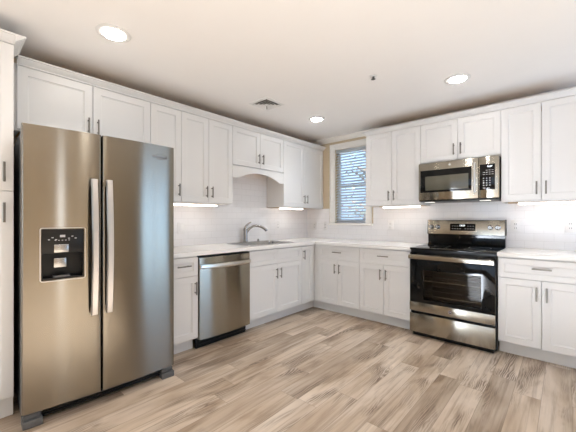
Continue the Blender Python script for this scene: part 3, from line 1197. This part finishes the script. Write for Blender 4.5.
for r_ in range(4):
    for c_ in range(3):
        x = SX + 0.040 + c_ * 0.026
        z = 1.604 - r_ * 0.023
        box(bm, (x, -0.4058, z), (x + 0.011, -0.4053, z + 0.010))
for r_ in range(3):
    for c_ in range(4):
        x = SX + 0.040 + c_ * 0.024
        z = 1.684 - r_ * 0.020
        if r_ == 0 and c_ < 1:
            continue
        box(bm, (x, -0.4058, z), (x + 0.016, -0.4053, z + 0.005))
box(bm, (SX + 0.040, -0.4058, 1.510), (SX + 0.060, -0.4053, 1.518))
box(bm, (SX + 0.076, -0.4058, 1.510), (SX + 0.096, -0.4053, 1.518))
obj('key_marks', bm, 'silver_print', cp)
bm = B()
box(bm, (0.004, -0.398, MZ0), (MW - 0.004, -0.3725, MZ0 + 0.0105), 0.002)
obj('vent_lip', bm, 'black', mw)
for x in (0.09, MW - 0.13):
    obj('task_light', box(B(), (x - 0.045, -0.340, MZ0 - 0.0095), (x + 0.045, -0.270, MZ0 - 0.0063), 0.001), emitter('task_lens', (1.0, 0.94, 0.84), 1.2), mw)

# ------------------------------------------------------------------ cabinet strip lights


def strip_light(label, side, a0, a1, d0=0.19):
    loc, rz = ((0, a0, 1.3722), R(90)) if side == 'left' else ((a0, 0, 1.3722), 0)
    t = thing('under_cabinet_light', label, 'light', loc, rz, 'strip lights below the wall cabinets')
    w = a1 - a0
    obj('housing', box(B(), (0, -d0 - 0.075, -0.009), (w, -d0, -0.0004), 0.001), 'plate', t)
    obj('diffuser', box(B(), (0.004, -d0 - 0.072, -0.022), (w - 0.004, -d0 - 0.003, -0.0093), 0.003), 'strip', t)
    return t


strip_light('lit strip light under wall cabinets nearest refrigerator', 'left', -2.45, -1.92)
strip_light('lit strip light under left wall corner cabinet', 'left', -0.86, -0.42)
strip_light('lit strip light under cabinet between window and microwave', 'back', 1.42, 1.865)
strip_light('lit strip light under cabinet right of microwave', 'back', 2.79, 3.25)

# ------------------------------------------------------------------ ceiling things


def downlight(label, x, y):
    t = thing('recessed_light', label, 'light', (x, y, H), 0, 'round recessed ceiling lights')
    obj('trim_ring', lathe(B(), [(0.104, -0.0005), (0.104, -0.003), (0.098, -0.006), (0.072, -0.008), (0.068, -0.007), (0.068, -0.0005)], (0, 0, 0), n=48), 'vent', t)
    obj('diffuser', lathe(B(), [(0.0675, -0.0072), (0.0670, -0.0110), (0.055, -0.0150), (0.001, -0.0165)], (0, 0, 0), n=40), 'lamp', t)
    l = bpy.data.lights.new('down_beam', 'SPOT')
    l.energy = DOWN_BEAM
    l.spot_size = R(120)
    l.spot_blend = 0.9
    l.shadow_soft_size = 0.06
    l.color = (0.94, 0.97, 1.0)
    lo = bpy.data.objects.new('down_beam', l)
    lo.location = (0, 0, -0.085)
    C.objects.link(lo)
    lo.parent = t
    return t


downlight('round lit recessed ceiling light nearest refrigerator', 0.905, -3.192)
downlight('round lit recessed ceiling light in front of microwave', 2.425, -0.935)
downlight('small looking round lit ceiling light near the window corner', 0.861, -0.890)
for x, y in ((2.6, -3.2), (1.2, -5.4), (3.4, -5.4)):
    downlight('round recessed ceiling light behind the camera outside the photo', x, y)

vt = thing('ceiling_vent', 'square white louvered air vent in the ceiling', 'vent', (0.760, -1.645, H))
q = 0.135
bm = B()
for s in range(4):
    a = R(90 * s)
    rot = Matrix.Rotation(a, 4, 'Z')
    vs = [rot @ Vector(p_) for p_ in ((-q, -q, -0.0005), (q, -q, -0.0005), (q, -q, -0.004), (-q, -q, -0.004), (-q + .024, -q + .024, -0.0005), (q - .024, -q + .024, -0.0005), (q - .024, -q + .024, -0.010), (-q + .024, -q + .024, -0.010))]
    v = [bm.verts.new(p_) for p_ in vs]
    for f in ((0, 1, 2, 3), (3, 2, 6, 7), (7, 6, 5, 4), (4, 5, 1, 0)):
        bm.faces.new([v[i] for i in f])
bmesh.ops.remove_doubles(bm, verts=bm.verts[:], dist=0.0002)
obj('vent_frame', bm, 'vent', vt)
obj('duct_opening', box(B(), (-q + .025, -q + .025, -0.0025), (q - .025, q - .025, -0.0006)), 'duct', vt)
for s in range(4):
    rot = Matrix.Rotation(R(90 * s), 4, 'Z')
    for k in range(3):
        d = 0.032 + 0.031 * k
        bm = B()
        pts4 = [(-d + 0.006, -d, -0.003), (d - 0.006, -d, -0.003), (d + 0.012, -d - 0.022, -0.0145), (-d - 0.012, -d - 0.022, -0.0145)]
        lo = [bm.verts.new(rot @ Vector(p_)) for p_ in pts4]
        hi = [bm.verts.new(rot @ (Vector(p_) + Vector((0, -0.0015, 0.0012)))) for p_ in pts4]
        bm.faces.new(lo)
        bm.faces.new(hi[::-1])
        for i in range(4):
            bm.faces.new((lo[i], lo[(i + 1) % 4], hi[(i + 1) % 4], hi[i]))
        obj('louver', bm, 'vent', vt)

obj('core_plate', box(B(), (-0.026, -0.026, -0.0135), (0.026, -0.026 + 0.052, -0.0115), 0.001), 'vent', vt)
spk = thing('fire_sprinkler', 'tiny dark fire sprinkler head on the bare ceiling', 'sprinkler', (1.903, -1.479, H))
obj('escutcheon', lathe(B(), [(0.032, -0.0005), (0.032, -0.003), (0.020, -0.008)], (0, 0, 0), n=28), 'vent', spk)
obj('head', lathe(B(), [(0.010, -0.0083), (0.010, -0.018), (0.006, -0.022), (0.018, -0.028), (0.019, -0.030), (0.004, -0.032)], (0, 0, 0), n=24), 'slot', spk)

# ------------------------------------------------------------------ wall plates


def plate(label, side, a, z, kind):
    loc, rz = ((0.0095, a, z), R(90)) if side == 'left' else ((a, -0.0095, z), 0)
    sw = kind == 'switch'
    t = thing('light_switch' if sw else 'wall_outlet', label, 'switch' if sw else 'outlet', loc, rz, None if sw else 'wall outlets on the tile')
    obj('cover_plate', box(B(), (-0.039, -0.006, -0.062), (0.039, -0.0003, 0.062), 0.003), 'plate', t)
    if sw:
        obj('rocker', box(B(), (-0.017, -0.010, -0.034), (0.017, -0.0062, 0.034), 0.002), 'plate', t)
    else:
        for s in (-1, 1):
            soc = obj('socket', box(B(), (-0.017, -0.0085, s * 0.021 - 0.015), (0.017, -0.0062, s * 0.021 + 0.015), 0.004), 'plate', t)
            bm = B()
            for sx in (-0.007, 0.007):
                box(bm, (sx - 0.0016, -0.0090, s * 0.021 - 0.006), (sx + 0.0016, -0.0083, s * 0.021 + 0.007))
            obj('slot', bm, 'slot', soc)
    return t


plate('white rocker switch on tile just right of refrigerator', 'left', -2.222, 1.108, 'switch')
plate('white outlet on left wall tile right of faucet', 'left', -0.700, 1.112, 'outlet')
plate('white outlet on back wall tile tight in the corner', 'back', 0.163, 1.105, 'outlet')
plate('white outlet on back wall tile just left of window', 'back', 0.372, 1.105, 'outlet')
plate('white outlet on tile between window and range', 'back', 1.415, 1.126, 'outlet')
plate('white wall plate on tile immediately right of range', 'back', 2.748, 1.138, 'outlet')
plate('white outlet at right edge of photo above short countertop', 'back', 3.165, 1.144, 'outlet')

# ------------------------------------------------------------------ window blind
bl = thing('window_blind', 'white horizontal slat blind hanging in the kitchen window', 'blind', (0, 0.028, 0))
bx0, bx1 = WX0 + 0.006, WX1 - 0.006
obj('head_rail', box(B(), (bx0, -0.022, WZ1 - 0.048), (bx1, 0.026, WZ1 - 0.001), 0.003), 'slat', bl)
nsl = 25
for k in range(nsl):
    z = WZ0 + 0.045 + k * (WZ1 - 0.07 - WZ0 - 0.045) / (nsl - 1)
    bm = B()
    a = R(38)
    rows = []
    for i in range(5):
        u = (i / 4 - 0.5) * 0.048
        cz = 0.0025 * (1 - (2 * i / 4 - 1) ** 2)
        # room side edge low, window side edge high
        rows.append((u * math.cos(a), u * math.sin(a) + cz))
    poly = rows + [(y_, z_ - 0.0022) for y_, z_ in rows[::-1]]
    prism(bm, [(y_, z_ + z) for y_, z_ in poly], 'X', bx0 + 0.002, bx1 - 0.002)
    obj('slat', bm, 'slat', bl)
obj('bottom_rail', box(B(), (bx0 + 0.002, -0.022, WZ0 + 0.004), (bx1 - 0.002, 0.022, WZ0 + 0.018), 0.003), 'slat', bl)
for x in (bx0 + 0.10, bx1 - 0.10):
    bm = B()
    for y in (-0.0255, 0.0255):
        tube(bm, [(x, y, WZ0 + 0.018), (x, y, WZ1 - 0.05)], 0.0015, 6)
    obj('ladder_cord', bm, 'slat', bl)
bm = B()
tube(bm, [(bx0 + 0.075, -0.034, WZ1 - 0.05), (bx0 + 0.075, -0.034, WZ0 + 0.12)], 0.0045, 8)
obj('tilt_wand', bm, 'slat', bl)

# ------------------------------------------------------------------ outdoors
struct('ground', box(B(), (-12, 0.13, -0.6), (14, 30, -0.5)), 'ground')


def tree(label, x, y, h, spread, seed):
    rnd = random.Random(seed)
    t = thing('leafy_tree', label, 'tree', (x, y, -0.5))
    bm = B()
    tube(bm, [(0, 0, 0), (0.05, 0, h * 0.4), (-0.04, 0.05, h * 0.75), (0, 0, h)], [0.14, 0.11, 0.07, 0.02], 10)
    for k in range(14):
        z = h * (0.3 + 0.6 * rnd.random())
        a = rnd.random() * 2 * PI
        l = spread * (0.5 + 0.5 * rnd.random())
        tube(bm, [(0, 0, z), (l * .5 * math.cos(a), l * .5 * math.sin(a), z + l * .3), (l * math.cos(a), l * math.sin(a), z + l * .45)], [0.04, 0.025, 0.008], 6)
    obj('trunk', bm, 'bark', t)
    bm = B()
    for k in range(700):
        u = rnd.random() ** 0.5 * spread
        a = rnd.random() * 2 * PI
        z = h * (0.18 + 0.95 * rnd.random())
        if rnd.random() < 0.25:
            u *= 1.15
        p_ = Vector((u * math.cos(a), u * math.sin(a), z))
        d = Vector((rnd.gauss(0, 1), rnd.gauss(0, 1), rnd.gauss(0, 0.6))).normalized()
        e_ = d.cross(Vector((0.2, 0.1, 1))).normalized() * 0.04
        d = d * 0.075
        vs = [bm.verts.new(p_ + w) for w in (-d, e_, d, -e_)]
        bm.faces.new(vs)
    o = obj('foliage', bm, 'leaf', t, smooth=False)
    return t


tree('leafy tree seen through the blind at right of window', -0.7, 3.6, 4.4, 0.9, 3)
